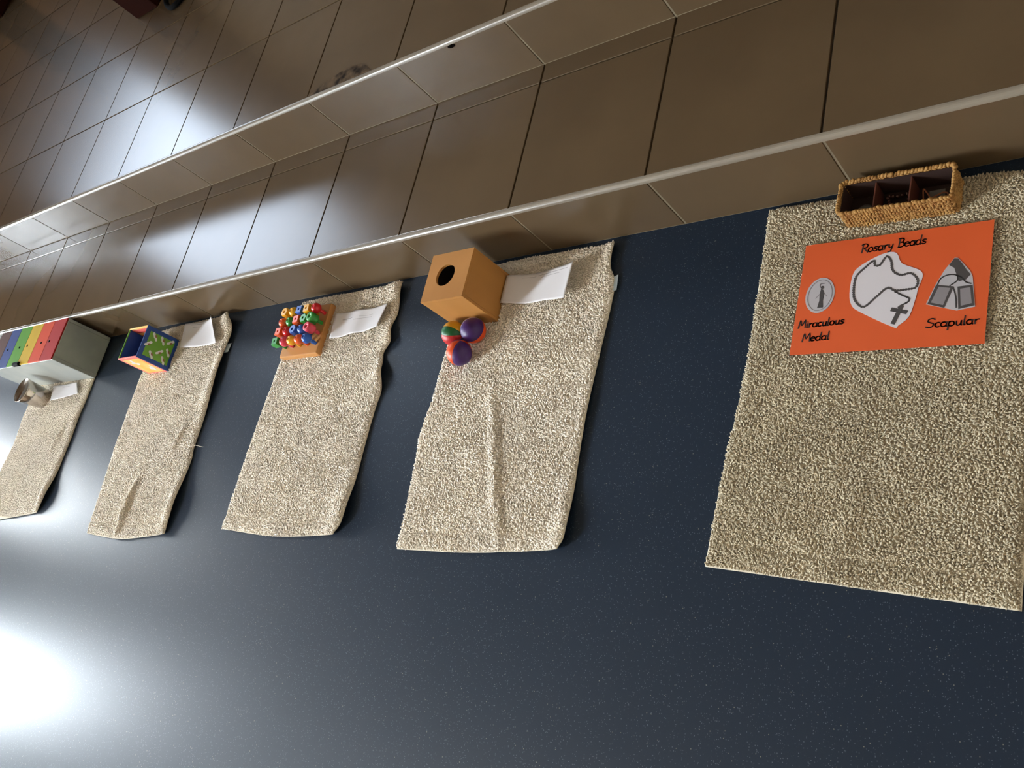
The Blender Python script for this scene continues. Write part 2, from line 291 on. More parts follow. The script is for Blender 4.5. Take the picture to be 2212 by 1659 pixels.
# ------------------------------------------------------------------ cotton mats
def build_mat(label, left, right, bottom, top, spacing, tuft, lift=None, skip=(), pm='pile', seed=1, tagpos=None, thread=None):
    """edges are polylines of floor points; left/right run from the near hem to the step, bottom/top from left to right"""
    R = np.random.default_rng(seed); NU, NV = 56, 84
    Lp, Rp, Bp, Tp = resample(left, 200), resample(right, 200), resample(bottom, 200), resample(top, 200)
    g1 = np.linspace(0, 1, 200)
    def ev(P, t): return np.stack([np.interp(t, g1, P[:, 0]), np.interp(t, g1, P[:, 1])], -1)
    c00, c10, c01, c11 = Lp[0], Rp[0], Lp[-1], Rp[-1]
    def S(u, v):
        u_, v_ = u[..., None], v[..., None]
        return (1-v_)*ev(Bp, u)+v_*ev(Tp, u)+(1-u_)*ev(Lp, v)+u_*ev(Rp, v)-((1-u_)*(1-v_)*c00+u_*(1-v_)*c10+(1-u_)*v_*c01+u_*v_*c11)
    ph = R.uniform(0, 6.28, 6)
    def Z(x, y, u, v):
        z = .0006+.0008*(1+np.sin(9*x+7*y+ph[0])*np.sin(11*y-5*x+ph[1]))*.5
        if lift is not None: z = z+lift(x, y, u, v)
        return z
    base = np.array([(left[0][0]+right[0][0])/2, (left[0][1]+left[-1][1])/2, 0])
    root = thing('bath_mat', tuple(base), label, 'mat', 'cream cotton mats laid out in front of the step')
    u, v = np.meshgrid(np.linspace(0, 1, NU), np.linspace(0, 1, NV)); XY = S(u, v); zb = Z(XY[..., 0], XY[..., 1], u, v)
    edge = np.minimum.reduce([u, 1-u, v, 1-v]); th = .0024+.0030*np.clip(edge/.02, 0, 1)**.5
    Vt = np.concatenate([XY, (zb+th)[..., None]], -1).reshape(-1, 3)-base; Vb = np.concatenate([XY, zb[..., None]], -1).reshape(-1, 3)-base
    idx = np.arange(NU*NV).reshape(NV, NU); q = np.stack([idx[:-1, :-1], idx[:-1, 1:], idx[1:, 1:], idx[1:, :-1]], -1).reshape(-1, 4); n0 = NU*NV
    ring = np.concatenate([idx[0, :], idx[1:, -1], idx[-1, -2::-1], idx[-2:0:-1, 0]]); r2 = np.roll(ring, -1)
    me = np_mesh('backing', np.concatenate([Vt, Vb]), [q, q[:, ::-1]+n0, np.stack([ring+n0, r2+n0, r2, ring], -1)], True)
    link('backing', me, 'backing', root)
    # pile: short bent tufts
    W_ = np.linalg.norm(Bp[-1]-Bp[0]); H_ = np.linalg.norm(Lp[-1]-Lp[0]); nu, nv = int(W_/spacing), int(H_/spacing)
    uu, vv = np.meshgrid((np.arange(nu)+.5)/nu, (np.arange(nv)+.5)/nv); uu = (uu+R.uniform(-.5, .5, uu.shape)/nu).ravel().clip(.004, .996); vv = (vv+R.uniform(-.5, .5, vv.shape)/nv).ravel().clip(.003, .997)
    P = S(uu, vv); x, y = P[:, 0], P[:, 1]
    keep = np.ones(len(x), bool)
    for (x0, x1, y0, y1) in skip: keep &= ~((x > x0) & (x < x1) & (y > y0) & (y < y1))
    uu, vv, x, y = uu[keep], vv[keep], x[keep], y[keep]; n = len(x)
    e2 = np.minimum(np.minimum(uu, 1-uu)*W_, np.minimum(vv, 1-vv)*H_)
    z0 = Z(x, y, uu, vv)+.0024+.0030*np.clip(np.minimum.reduce([uu, 1-uu, vv, 1-vv])/.02, 0, 1)**.5-.0008
    hem = np.exp(-((vv-.055)/.006)**2)
    ln = tuft[0]*R.uniform(.75, 1.2, n)*(.55+.45*np.clip(e2/.012, 0, 1))*(1-.45*hem)
    fld = 1.6*np.sin(23*x+19*y+ph[2])+1.4*np.sin(41*x-33*y+ph[3])+1.1*np.sin(71*y+37*x+ph[4])
    ang = fld+R.normal(0, .9, n); lean = R.uniform(.5, 1.15, n)
    dx, dy, dz = np.sin(lean)*np.cos(ang), np.sin(lean)*np.sin(ang), np.cos(lean)
    rad = tuft[1]*R.uniform(.8, 1.2, n); a0 = R.uniform(0, 6.28, n); V = np.zeros((n, 9, 3))
    for k, (s, zz, rr) in enumerate(((0, 0, .8), (.45, .75, 1.1), (1.0, .85, .75))):
        cx, cy, cz = x+dx*ln*s, y+dy*ln*s, z0+ln*zz*(.45+.55*dz)
        for j in range(3):
            a = a0+2*PI*j/3; V[:, k*3+j, 0] = cx+rad*rr*np.cos(a)*(1-.3*abs(dx)); V[:, k*3+j, 1] = cy+rad*rr*np.sin(a)*(1-.3*abs(dy)); V[:, k*3+j, 2] = np.maximum(cz-rad*rr*(np.cos(a)*dx+np.sin(a)*dy)*.6, .0012)
    V = V.reshape(-1, 3)-base; b = (np.arange(n)*9)[:, None]
    Q = np.concatenate([b+np.array([[k*3+j, k*3+(j+1) % 3, (k+1)*3+(j+1) % 3, (k+1)*3+j]]) for k in range(2) for j in range(3)]); Tt = b+np.array([[6, 7, 8]])
    o = link('pile', np_mesh('pile', V, [Q, Tt], True), pm, root); o['kind'] = 'stuff'
    if tagpos:
        (x0, y0), (x1, y1), (x2, y2), (x3, y3) = tagpos; bm = flat_bm([(x0-base[0], y0-base[1]), (x1-base[0], y1-base[1]), (x2-base[0], y2-base[1]), (x3-base[0], y3-base[1])], .0035, .0043)
        link('care_tag', bm_mesh(bm, 'care_tag'), 'tag', root)
    if thread: tube('loose_thread', np.array(thread)-base, .0007, 'backing', root, 5)
    return root
def gauss_line(p, q_, w, h):
    p, q_ = np.array(p), np.array(q_)
    def fn(x, y, u, v):
        d = q_-p; L = np.linalg.norm(d); d = d/L; t = ((x-p[0])*d[0]+(y-p[1])*d[1])/L; s = -(x-p[0])*d[1]+(y-p[1])*d[0]
        return h*np.exp(-(s/w)**2)*np.clip(1.25-abs(t-.5)*2.5, 0, 1)**.6
    return fn
def blob(cx, cy, rx, ry, h):
    return lambda x, y, u, v: h*np.exp(-((x-cx)/rx)**2-((y-cy)/ry)**2)
def add(*fs): return lambda x, y, u, v: sum(f_(x, y, u, v) for f_ in fs)
A_ = dict(tuft=(.0062, .00165), spacing=.0027)
B_ = dict(tuft=(.0062, .00185), spacing=.0033)
build_mat('widest cream cotton mat at the right, under the orange card and the basket', [(-.1795, -.666), (-.172, -.50), (-.157, -.31), (-.1556, -.008)], [(.273, -.694), (.282, -.35), (.277, -.030)],
          [(-.1795, -.666), (.071, -.6816), (.273, -.694)], [(-.1556, -.008), (.1764, -.0165), (.277, -.030)],
          skip=[(-.003, .172, -.078, -.022)], seed=3, lift=add(gauss_line((.02, -.69), (.06, -.5), .02, .003)), **A_)
build_mat('cream cotton mat under the plain wooden box, with a long crease down its middle', [(-.896, -.676), (-.903, -.55), (-.916, -.412), (-.906, -.33), (-.905, -.21), (-.895, -.012)], [(-.476, -.655), (-.4617, -.62), (-.4726, -.472), (-.4733, -.282), (-.4704, -.12), (-.488, -.0686), (-.4879, -.014)],
          [(-.896, -.676), (-.69, -.672), (-.476, -.655)], [(-.895, -.012), (-.69, -.009), (-.4879, -.014)], pm='pile_lit', seed=4,
          skip=[(-.881, -.765, -.161, -.050)], lift=add(gauss_line((-.60, -.70), (-.735, -.31), .012, .008), blob(-.463, -.62, .03, .06, .012), blob(-.478, -.03, .03, .05, .010), blob(-.468, -.38, .02, .09, .005)), tagpos=[(-.479, -.096), (-.466, -.091), (-.463, -.126), (-.476, -.130)], **B_)
build_mat('cream cotton mat under the peg board, with a wavy right edge', [(-1.556, -.659), (-1.5528, -.43), (-1.54, -.2), (-1.526, -.012)], [(-1.112, -.655), (-1.086, -.61), (-1.094, -.45), (-1.0948, -.3485), (-1.090, -.302), (-1.1015, -.2414), (-1.122, -.2034), (-1.1018, -.17), (-1.1133, -.13), (-1.112, -.09), (-1.118, -.010)],
          [(-1.556, -.659), (-1.33, -.668), (-1.112, -.655)], [(-1.526, -.012), (-1.32, -.010), (-1.118, -.010)], pm='pile_lit', seed=5,
          skip=[(-1.516, -1.364, -.189, -.05)], lift=add(blob(-1.095, -.6, .04, .06, .012), blob(-1.10, -.255, .03, .035, .014), blob(-1.10, -.15, .03, .03, .012), blob(-1.13, -.03, .04, .04, .012)), **B_)
build_mat('cream cotton mat under the printed toy cube, with a short ridge near its front hem', [(-2.2595, -.7016), (-2.291, -.415), (-2.2994, -.175), (-2.285, -.018)], [(-1.82, -.684), (-1.8159, -.6145), (-1.82, -.47), (-1.829, -.4318), (-1.828, -.3), (-1.8375, -.12), (-1.838, -.05), (-1.868, -.010)],
          [(-2.2595, -.7016), (-2.05, -.708), (-1.82, -.684)], [(-2.285, -.018), (-2.1, -.009), (-1.868, -.010)], pm='pile_lit', seed=6,
          skip=[(-2.24, -2.13, -.173, -.072)], lift=add(gauss_line((-2.073, -.71), (-2.064, -.52), .012, .014), blob(-1.82, -.6, .03, .08, .012), blob(-1.835, -.2, .03, .12, .012), blob(-1.86, -.02, .05, .04, .022), gauss_line((-1.93, -.45), (-1.90, -.36), .01, .008)), tagpos=[(-1.845, -.108), (-1.824, -.107), (-1.826, -.135), (-1.845, -.136)],
          thread=[(-1.835, -.4295, .004), (-1.815, -.428, .009), (-1.795, -.431, .006), (-1.782, -.432, .003)], **B_)
build_mat('cream cotton mat at the far left, in front of the rainbow-barred box', [(-3.09, -.70), (-3.10, -.506), (-3.082, -.398), (-3.1, -.2675), (-3.09, -.03)], [(-2.66, -.647), (-2.632, -.5957), (-2.634, -.45), (-2.6323, -.39), (-2.641, -.30), (-2.6369, -.237), (-2.641, -.03)],
          [(-3.09, -.70), (-2.929, -.679), (-2.66, -.647)], [(-3.09, -.03), (-2.641, -.03)], pm='pile_lit', seed=8,
          skip=[(-3.2, -2.6, -.164, 0), (-2.985, -2.93, -.253, -.198), (-3.2, -2.6, -.70, -.668)], lift=add(blob(-2.64, -.59, .03, .06, .014), gauss_line((-2.74, -.44), (-2.70, -.33), .012, .008)), **B_)

# ------------------------------------------------------------------ wooden box with round hole
bx = thing('wooden_box', (-.823, -.1055, .0062), 'plain honey-coloured wooden box with a round hole in its lid', 'box')
w, d, h, t_ = .0615, .0585, .124, .006
for nm, e in (('side_panel', (-w, w, -d, -d+t_, 0, h-t_)), ('side_panel', (-w, w, d-t_, d, 0, h-t_)), ('side_panel', (-w, -w+t_, -d+t_, d-t_, 0, h-t_)), ('side_panel', (w-t_, w, -d+t_, d-t_, 0, h-t_)), ('base_panel', (-w+t_, w-t_, -d+t_, d-t_, 0, t_))):
    box(nm, e, 'box_wood', bx, bev=.0006)
bm = bmesh.new(); n = 40; hc = (-.006, 0.002); hr = .0268; rings = []
sq = []
for k in range(n):
    a = 2*PI*k/n+PI/4; c, s = math.cos(a), math.sin(a); m_ = max(abs(c), abs(s)); sq.append((w*c/m_, d*s/m_))
for z_ in (h-t_, h):
    rings.append([bm.verts.new((x, y, z_)) for x, y in sq]); rings.append([bm.verts.new((hc[0]+hr*math.cos(2*PI*k/n+PI/4), hc[1]+hr*math.sin(2*PI*k/n+PI/4), z_)) for k in range(n)])
for a, b in ((0, 1), (2, 3), (0, 2), (1, 3)):
    for k in range(n): bm.faces.new((rings[a][k], rings[a][(k+1) % n], rings[b][(k+1) % n], rings[b][k]))
link('lid', bm_mesh(bm, 'lid'), 'box_wood', bx)
box('inside_shade', (-w+t_+.001, w-t_-.001, -d+t_+.001, d-t_-.001, t_+.001, t_+.004), 'hole', bx)  # dark sheet painting the shade at the bottom of the box
for s in (-1, 1): box('dark_inner_face', (-w+t_+.0005, w-t_-.0005, s*(d-t_-.001)-.0004, s*(d-t_-.001)+.0004, t_+.004, h-t_-.002), 'hole', bx)  # dark sheets painting shade on the inner front and back
for s in (-1, 1): box('dark_inner_face', (s*(w-t_-.001)-.0004, s*(w-t_-.001)+.0004, -d+t_+.002, d-t_-.002, t_+.004, h-t_-.002), 'hole', bx)  # dark sheets painting shade on the inner ends

# ------------------------------------------------------------------ juggling balls
def ball(loc, r, lunes, pole, start, label):
    """lunes: (colour, width in degrees) going round the pole axis, the first one centred on the start direction"""
    root = thing('juggling_ball', (loc[0], loc[1], .0085), label, 'ball', 'small panelled balls by the wooden box')
    a = Vector(pole).normalized(); e1 = Vector(start); e1 = (e1-a*e1.dot(a)).normalized(); e2 = a.cross(e1); ang = -lunes[0][1]/2
    for c, wd in lunes:
        V = []; F = []; NA, NB = 12, 18
        for i in range(NA+1):
            for j in range(NB+1):
                t = math.radians(ang+wd*i/NA); b = PI*j/NB; e_ = min(i, NA-i)/NA*2*wd/90; rr = r*(.97+.03*min(1, (e_*2.2))**.5)
                p = rr*(math.sin(b)*(math.cos(t)*e1+math.sin(t)*e2)+math.cos(b)*a); V.append((p.x, p.y, p.z+r))
        for i in range(NA):
            for j in range(NB): F.append((i*(NB+1)+j, i*(NB+1)+j+1, (i+1)*(NB+1)+j+1, (i+1)*(NB+1)+j))
        link('panel', np_mesh('panel', V, [np.array(F)], True), 'b_'+c, root); ang += wd
    return root
RB = .0285
ball((-.8005, -.1945), RB, [('purple', 130), ('orange', 85), ('purple', 85), ('white', 60)], (.62, .78, -.05), (.50, -.20, .84), 'purple and orange panelled ball against the wooden box')  # white panel paints the glint along the left edge
ball((-.8575, -.1965), RB, [('yellow', 75), ('green', 45), ('red', 60), ('purple', 90), ('green', 90)], (.95, -.15, -.05), (.05, .75, .66), 'yellow and green panelled ball, leftmost of the three balls')
ball((-.8250, -.2460), RB, [('purple', 120), ('orange', 75), ('purple', 90), ('orange', 75)], (.36, .72, .60), (.85, -.50, .10), 'orange and purple panelled ball nearest the camera on the mat')

# ------------------------------------------------------------------ papers
def paper(label, c, zf, nl, seed, wav=None):
    """c: corners TL, TR, BR, BL on the floor plan; zf(s,t) gives the height of the sheet"""
    R = np.random.default_rng(seed); c = np.array(c, float); n, m = 26, 14; base = np.array([*c.mean(0), .008])
    def pt(s, t):
        p = (1-t)*((1-s)*c[0]+s*c[1])+t*((1-s)*c[3]+s*c[2]); return np.array([p[0], p[1], zf(s, t)])-base
    V = [pt(i/n, j/m) for j in range(m+1) for i in range(n+1)]; V += [v-np.array((0, 0, .0005)) for v in V]; V = np.array(V)
    idx = np.arange((n+1)*(m+1)).reshape(m+1, n+1); q = np.stack([idx[:-1, :-1], idx[1:, :-1], idx[1:, 1:], idx[:-1, 1:]], -1).reshape(-1, 4); k = (n+1)*(m+1)
    ring = np.concatenate([idx[0, :], idx[1:, -1], idx[-1, -2::-1], idx[-2:0:-1, 0]]); r2 = np.roll(ring, -1)
    o = link('paper_sheet', np_mesh('paper_sheet', V, [q, q[:, ::-1]+k, np.stack([ring, r2, r2+k, ring+k], -1)], True), 'paper', None, tuple(base)); tag(o, label, 'paper', 'printed paper sheets on the mats')
    for (s0, s1, t, hw) in nl:
        ss = np.linspace(s0, s1, 9); A = [pt(s, t-hw)+np.array((0, 0, .0004)) for s in ss]; B = [pt(s, t+hw)+np.array((0, 0, .0004)) for s in ss]
        F = [(i, i+1, 9+i+1, 9+i) for i in range(8)]
        link('printed_line', np_mesh('printed_line', np.array(A+B), [np.array(F)]), 'ink', o)
    return o
paper('curled white printed sheet to the right of the plain wooden box', [(-.757, -.0565), (-.5608, -.0625), (-.5718, -.1414), (-.757, -.125)],
      lambda s, t: .0165+.004*math.cos(s*9)+.026*max(0, (s-.55)/.45)**2*(1-.35*t), [(.22, .42, .13, .006), (.45, .93, .12, .008), (.5, .8, .2, .006)], 1)
paper('flat white printed sheet to the right of the peg board', [(-1.340, -.077), (-1.1351, -.0759), (-1.1515, -.1374), (-1.335, -.150)],
      lambda s, t: .0165+.002*math.cos(s*14)+.007*max(0, (s-.8)/.2)**2, [(.16, .36, .3, .012), (.5, .75, .3, .006), (.4, .75, .4, .006)], 2)
paper('white printed sheet lifting at its far corner, to the right of the printed toy cube', [(-2.1093, -.0179), (-1.9301, -.0205), (-1.8736, -.1093), (-2.0896, -.1039)],
      lambda s, t: .0165+.0025*math.cos(s*6)+.016*max(0, (s-.5)/.5)**2*(1-t)+.006*max(0, (s-.8)/.2)**2, [(.2, .6, .09, .010), (.25, .5, .2, .006)], 3)
paper('small white sheet between the metal cup and the rainbow-barred box', [(-2.912, -.1795), (-2.7302, -.1755), (-2.6853, -.2209), (-2.8900, -.2375)],
      lambda s, t: .0165+.001*math.cos(s*6), [(.4, .7, .2, .008)], 4)

# ------------------------------------------------------------------ peg board
pb = thing('peg_board', (-1.440, -.1195, .0062), 'square wooden peg board lying on a cream mat', 'peg board')
bw, bd, bh = .079, .0725, .020
bd_o = box('board', (-bw, bw, -bd, bd, 0, bh), 'board_wood', pb, bev=.003, seg=2)
ZB = .0062+bh
cols_x = [-1.500, -1.4685, -1.437, -1.4055, -1.374]; rows_y = [-.0765, -.1055, -.1345, -.1635]
PEG = [[('yellow', 'hex'), ('yellow', 'round'), ('blue', 'square'), ('yellow', 'square'), ('red', 'round')],
       [('orange_p', 'round'), ('green', 'round'), ('orange_p', 'square'), ('green', 'hex'), ('green', 'cyl')],
       [('orange_p', 'square'), ('red', 'round'), ('blue', 'hex'), ('blue', 'round'), ('pink', 'cyl')],
       [('green', 'square'), ('pink', 'round'), ('yellow', 'round'), ('orange_p', 'round'), ('blue', 'round')]]
rown = ['back row', 'second row', 'third row', 'front row']; coln = ['leftmost', 'second from the left', 'middle', 'second from the right', 'rightmost']
shape_word = dict(round='round-headed', hex='six-sided', square='square-headed', cyl='cylindrical')
heads = {}
def head_mesh(kind):
    if kind in heads: return heads[kind]
    r = .0137
    if kind == 'round': me = lathe('peg_head', [(.005, .0)]+[(r*math.sin(a), .0125-r*math.cos(a)) for a in np.linspace(.45, PI-.35, 10)]+[(.004, .0247), (.0035, .020)], 20)
    else:
        n = dict(hex=6, square=4, cyl=24)[kind]; rr = {'hex': .0132, 'square': .0150, 'cyl': .0132}[kind]; hh = .026 if kind == 'cyl' else .023
        prof = [(rr*.72, 0), (rr*.98, .004), (rr, .007), (rr, hh-.002), (rr*.93, hh), (.0045, hh), (.0040, hh-.010)]; me = lathe('peg_head', prof, n, kind == 'cyl')
    heads[kind] = me; return me
stem_me = lathe('peg_stem', [(.0045, .0005), (.0048, .002), (.0048, .021)], 12)
for r_ in range(4):
    for c_ in range(5):
        cn, kd = PEG[r_][c_]; word = cn.replace('_p', '')
        root = thing('plastic_peg', (cols_x[c_], rows_y[r_], ZB), '%s %s peg, %s in the %s of the board' % (word, shape_word[kd], coln[c_], rown[r_]), 'peg', 'plastic pegs standing in the peg board', rz=(.5 if kd == 'square' else .2)+.13*((r_*5+c_) % 4))
        me = head_mesh(kd); o = bpy.data.objects.new('peg_head', me.copy()); o.data.materials.append(M['p_'+cn]); COL.objects.link(o); o.parent = root; o.location = (0, 0, .0185)
        me = stem_me.copy(); o = bpy.data.objects.new('peg_stem', me); me.materials.append(M['p_'+cn]); COL.objects.link(o); o.parent = root
        if kd != 'round':
            bm = flat_bm(ell(0, 0, .0036, .0036, 12), 0, .0002); o = link('peg_socket_shade', bm_mesh(bm, 'peg_socket_shade'), 'chip_and_shade', root, (0, 0, .0185+(.0161 if kd == 'cyl' else .0131)))  # black disc paints the shade deep in the head's hole

# ------------------------------------------------------------------ printed toy cube (open on top)
cx0, cx1, cy0, cy1, ch_ = -2.2435, -2.1275, -.1765, -.0690, .1135
cu = thing('toy_cube', ((cx0+cx1)/2, (cy0+cy1)/2, .0062), 'open-topped blue and green printed nesting cube standing on a mat', 'toy')
hw, hd, tk = (cx1-cx0)/2, (cy1-cy0)/2, .0045
pr_ = box('side_panel', (hw-tk, hw, -hd, hd, 0, ch_), 'c_blue', cu, bev=.0006); tag(pr_, 'blue panel with a green field of small white and brown figures')
pf = box('side_panel', (-hw, hw-tk, -hd, -hd+tk, 0, ch_), 'c_pink', cu, bev=.0006); tag(pf, 'pink-edged yellow panel')
pl = box('side_panel', (-hw, -hw+tk, -hd+tk, hd-tk, 0, ch_), 'c_green', cu, bev=.0006); pk = box('side_panel', (-hw, hw-tk, hd-tk, hd, 0, ch_), 'c_yellow', cu, bev=.0006)
box('base_panel', (-hw+tk, hw-tk, -hd+tk, hd-tk, 0, tk), 'c_blue', cu)
box('blue_lining', (-hw+tk, -hw+tk+.0008, -hd+tk, hd-tk, tk, ch_-.003), 'c_blue', pl)
for k, (m_, z0, z1) in enumerate((('c_pink', ch_-.020, ch_-.007), ('c_red', ch_-.027, ch_-.020), ('c_yellow', ch_-.040, ch_-.027), ('c_red', tk, ch_-.040))): box('inner_stripe', (-hw+tk+.001, hw-tk, hd-tk-.0008, hd-tk, z0, z1), m_, pk)
box('green_field', (hw, hw+.0004, -hd+.014, hd-.014, .014, ch_-.014), 'c_green', pr_)
box('yellow_field', (-hw+.012, hw-.012, -hd-.0004, -hd, .010, ch_-.012), 'c_yellow', pf)
A2 = np.array([[545, -205], [260, 530]], float); Ai = np.linalg.inv(A2)
for k, (px, py) in enumerate(((745, 530), (875, 600), (1010, 630), (630, 640), (960, 800), (815, 790), (670, 830), (870, 930))):
    al, be = Ai @ (np.array((px, py))-np.array((635, 330))); y_ = hd-be*2*hd; z_ = ch_*(1-al); rt = (.5, .4, -1.0, -1.0, .4, -1.0, .5, .4)[k]
    root_o = None
    for j, (dy, dz, ry, rz_, m_) in enumerate(((0, -.001, .0070, .0052, 'c_brown'), (.0082, .0018, .0056, .0042, 'c_white'), (-.0084, -.0012, .0062, .0038, 'c_white'), (0.001, .0024, .0062, .0026, 'c_white'))):
        c, s = math.cos(rt), math.sin(rt); bm = flat_bm(ell(c*dy-s*dz, s*dy+c*dz, ry, rz_, 12, rt), 0, .0002+.0001*j)
        V = [(v.co.z, v.co.x, v.co.y) for v in bm.verts]
        for v, p in zip(bm.verts, V): v.co = p
        link('printed_figure', bm_mesh(bm, 'printed_figure'), m_, pr_, (hw+.0004, y_, z_))
for k, (x_, z_) in enumerate(((-.02, .078), (-.006, .070), (.014, .036), (.022, .028), (-.012, .088), (.03, .044))):
    bm = flat_bm(ell(0, 0, .011, .006, 12, .3*k), 0, .0003); link('printed_flower', bm_mesh(bm, 'printed_flower'), 'c_white', pf, (x_, -hd-.0004, z_), (PI/2, 0, 0))

# ------------------------------------------------------------------ grey box with rainbow bars
dx0, dx1, dy0, dy1, dh = -3.175, -2.627, -.1625, -.0065, .158
dr = thing('bar_box', ((dx0+dx1)/2, (dy0+dy1)/2, .0062), 'grey box with a row of rainbow-coloured bars across its top', 'instrument')
hx, hy = (dx1-dx0)/2, (dy1-dy0)/2
box('front_panel', (-hx, hx, -hy, -hy+.012, 0, dh-.002), 'drum_grey', dr, bev=.0015); box('back_panel', (-hx, hx, hy-.012, hy, 0, dh-.002), 'drum_grey', dr, bev=.0015)
for s in (-1, 1): box('end_panel', (s*hx-.006-.006*s, s*hx+.006-.006*s, -hy+.012, hy-.012, 0, dh-.002), 'drum_grey', dr, bev=.0015)
box('base_panel', (-hx+.012, hx-.012, -hy+.012, hy-.012, .0, .010), 'drum_grey', dr)
xb = [-3.173, -3.0815, -2.997, -2.903, -2.813, -2.7225, -2.6285]
for k, c in enumerate(('brown', 'blue', 'green', 'yellow', 'orange', 'red')):
    xc = (dx0+dx1)/2; b_ = box('tone_bar', (xb[k]-xc+.0006, xb[k+1]-xc-.0006, -hy+.0005, hy-.0005, dh-.002, dh+.003), 'k_'+c, dr, bev=.0008); tag(b_, '%s bar' % c)
    link('nail', lathe('nail', [(.0045, 0), (.0045, .0008), (.003, .0016)], 12), 'black', b_, ((-2.955, -3.049, -2.947, -2.880, -2.767, -2.703)[k]-xc if k else xb[0]-xc+.046, -.0045, dh+.003))
box('latch', (-2.931-xc, -2.880-xc, -hy-.004, -hy+.010, dh-.004, dh+.010), 'black', dr, bev=.003)

# ------------------------------------------------------------------ metal cup
cp = thing('metal_cup', (-2.9575, -.2255, .0062), 'shiny stainless steel cup standing on the far left mat', 'cup')
link('cup_body', lathe('cup_body', [(.0, .002), (.031, .002), (.034, .0), (.0355, .003), (.0405, .045), (.0455, .090), (.0445, .0905), (.0395, .045), (.0345, .006), (0, .005)], 40), 'steel', cp)
link('rim', lathe('rim', [(.0445, .0895), (.0462, .0893), (.0480, .0905), (.0478, .0925), (.0460, .0932), (.0445, .092)], 40), 'steel', cp)

# ------------------------------------------------------------------ basket with compartments
bk = thing('seagrass_basket', (.0845, -.0505, .0062), 'long woven seagrass basket with three dark compartments', 'basket', rz=math.radians(-2))
BX, BY, BH = .0905, .0315, .046
def rrect(hx, hy, r, n):
    P = []
    for cx_, cy_, a0 in ((hx-r, hy-r, 0), (-hx+r, hy-r, PI/2), (-hx+r, -hy+r, PI), (hx-r, -hy+r, 3*PI/2)):
        for k in range(7): a = a0+PI/2*k/6; P.append((cx_+r*math.cos(a), cy_+r*math.sin(a)))
    P.append(P[0]); P = np.array(P); d = np.concatenate([[0], np.cumsum(np.linalg.norm(np.diff(P, axis=0), axis=1))]); t = np.linspace(0, d[-1], n, endpoint=False)
    return np.stack([np.interp(t, d, P[:, i]) for i in range(2)], 1)
def knots(rows, hx, hy, n, size, jit):
    ux, uy = [], []
    US = [(math.sin(b)*math.cos(a), math.sin(b)*math.sin(a), math.cos(b)) for b in (.6, 1.57, 2.54) for a in np.arange(6)*PI/3]; US = np.array([(0, 0, 1)]+US+[(0, 0, -1)])
    FQ = [(1+i*6+k, 1+(i+1)*6+k, 1+(i+1)*6+(k+1) % 6, 1+i*6+(k+1) % 6) for i in range(2) for k in range(6)]; FT = [(0, 1+k, 1+(k+1) % 6) for k in range(6)]+[(19, 13+(k+1) % 6, 13+k) for k in range(6)]
    V, Q, T3 = [], [], []
    for ri, z_ in enumerate(rows):
        P = rrect(hx, hy, .008, n); tg = np.roll(P, -1, 0)-np.roll(P, 1, 0); tg /= np.linalg.norm(tg, axis=1)[:, None]
        for k in range(n):
            t3 = np.array((tg[k, 0], tg[k, 1], 0)); up = np.array((0, 0, 1.)); nr = np.cross(t3, up); tl = (1 if ri % 2 else -1)*.6+rng.normal(0, .25)
            a = t3*math.cos(tl)+up*math.sin(tl); b = -t3*math.sin(tl)+up*math.cos(tl); s = size*rng.uniform(.85, 1.2)
            c = np.array((P[k, 0], P[k, 1], z_))+rng.normal(0, jit, 3); o_ = len(V)*20
            V.append(c+(US[:, :1]*a*s*1.15+US[:, 1:2]*b*s*.7+US[:, 2:]*nr*s*.75)); Q += [tuple(x+o_ for x in f_) for f_ in FQ]; T3 += [tuple(x+o_ for x in f_) for f_ in FT]
    return np.concatenate(V), np.array(Q), np.array(T3)
V, Q, T3 = knots([.0035+.0046*k for k in range(10)], BX-.002, BY-.002, 92, .0036, .0004)
link('woven_wall', np_mesh('woven_wall', V, [Q, T3], True), 'seagrass', bk)
V, Q, T3 = knots([BH+.0015], BX-.001, BY-.001, 88, .0046, .0005); link('woven_rim', np_mesh('woven_rim', V, [Q, T3], True), 'seagrass', bk)
box('base_panel', (-BX+.003, BX-.003, -BY+.003, BY-.003, .0005, .003), 'lining', bk)
for s in (-1, 1):
    box('lining_panel', (-BX+.004, BX-.004, s*(BY-.0052)-.0006, s*(BY-.0052)+.0006, .003, BH-.002), 'lining', bk); box('lining_panel', (s*(BX-.0052)-.0006, s*(BX-.0052)+.0006, -BY+.005, BY-.005, .003, BH-.002), 'lining', bk)
for x_ in (-.034, .022): box('divider', (x_-.0012, x_+.0012, -BY+.006, BY-.006, .003, BH-.006), 'divider', bk, bev=.0004)
def bead_string(name, P, r, m, label, cat, loc):
    root = thing(name, loc, label, cat); P = smooth_poly(P, 8, True); d = np.concatenate([[0], np.cumsum(np.linalg.norm(np.diff(np.vstack([P, P[:1]]), axis=0), axis=1))]); n = int(d[-1]/(2.15*r)); t = np.linspace(0, d[-1], n, endpoint=False); PP = np.vstack([P, P[:1]])
    pos = np.stack([np.interp(t, d, PP[:, i]) for i in range(3)], 1); me = lathe('bead', [(r*math.sin(a), -r*math.cos(a)) for a in np.linspace(0, PI, 7)], 8); me.materials.append(M[m])
    for p in pos: link('bead', me, None, root, tuple(p))
    tube('cord', P, r*.25, m, root, 5, True); return root
bead_string('rosary_beads', [(-.022, -.012, .004), (0, -.018, .009), (.021, -.014, .005), (.016, .004, .009), (.020, .016, .004), (0, .010, .010), (-.019, .016, .005), (-.012, .0, .008)], .0036, 'bead', 'dark reddish-brown bead string lying in the middle basket compartment', 'beads', (.0785, -.050, .0095))
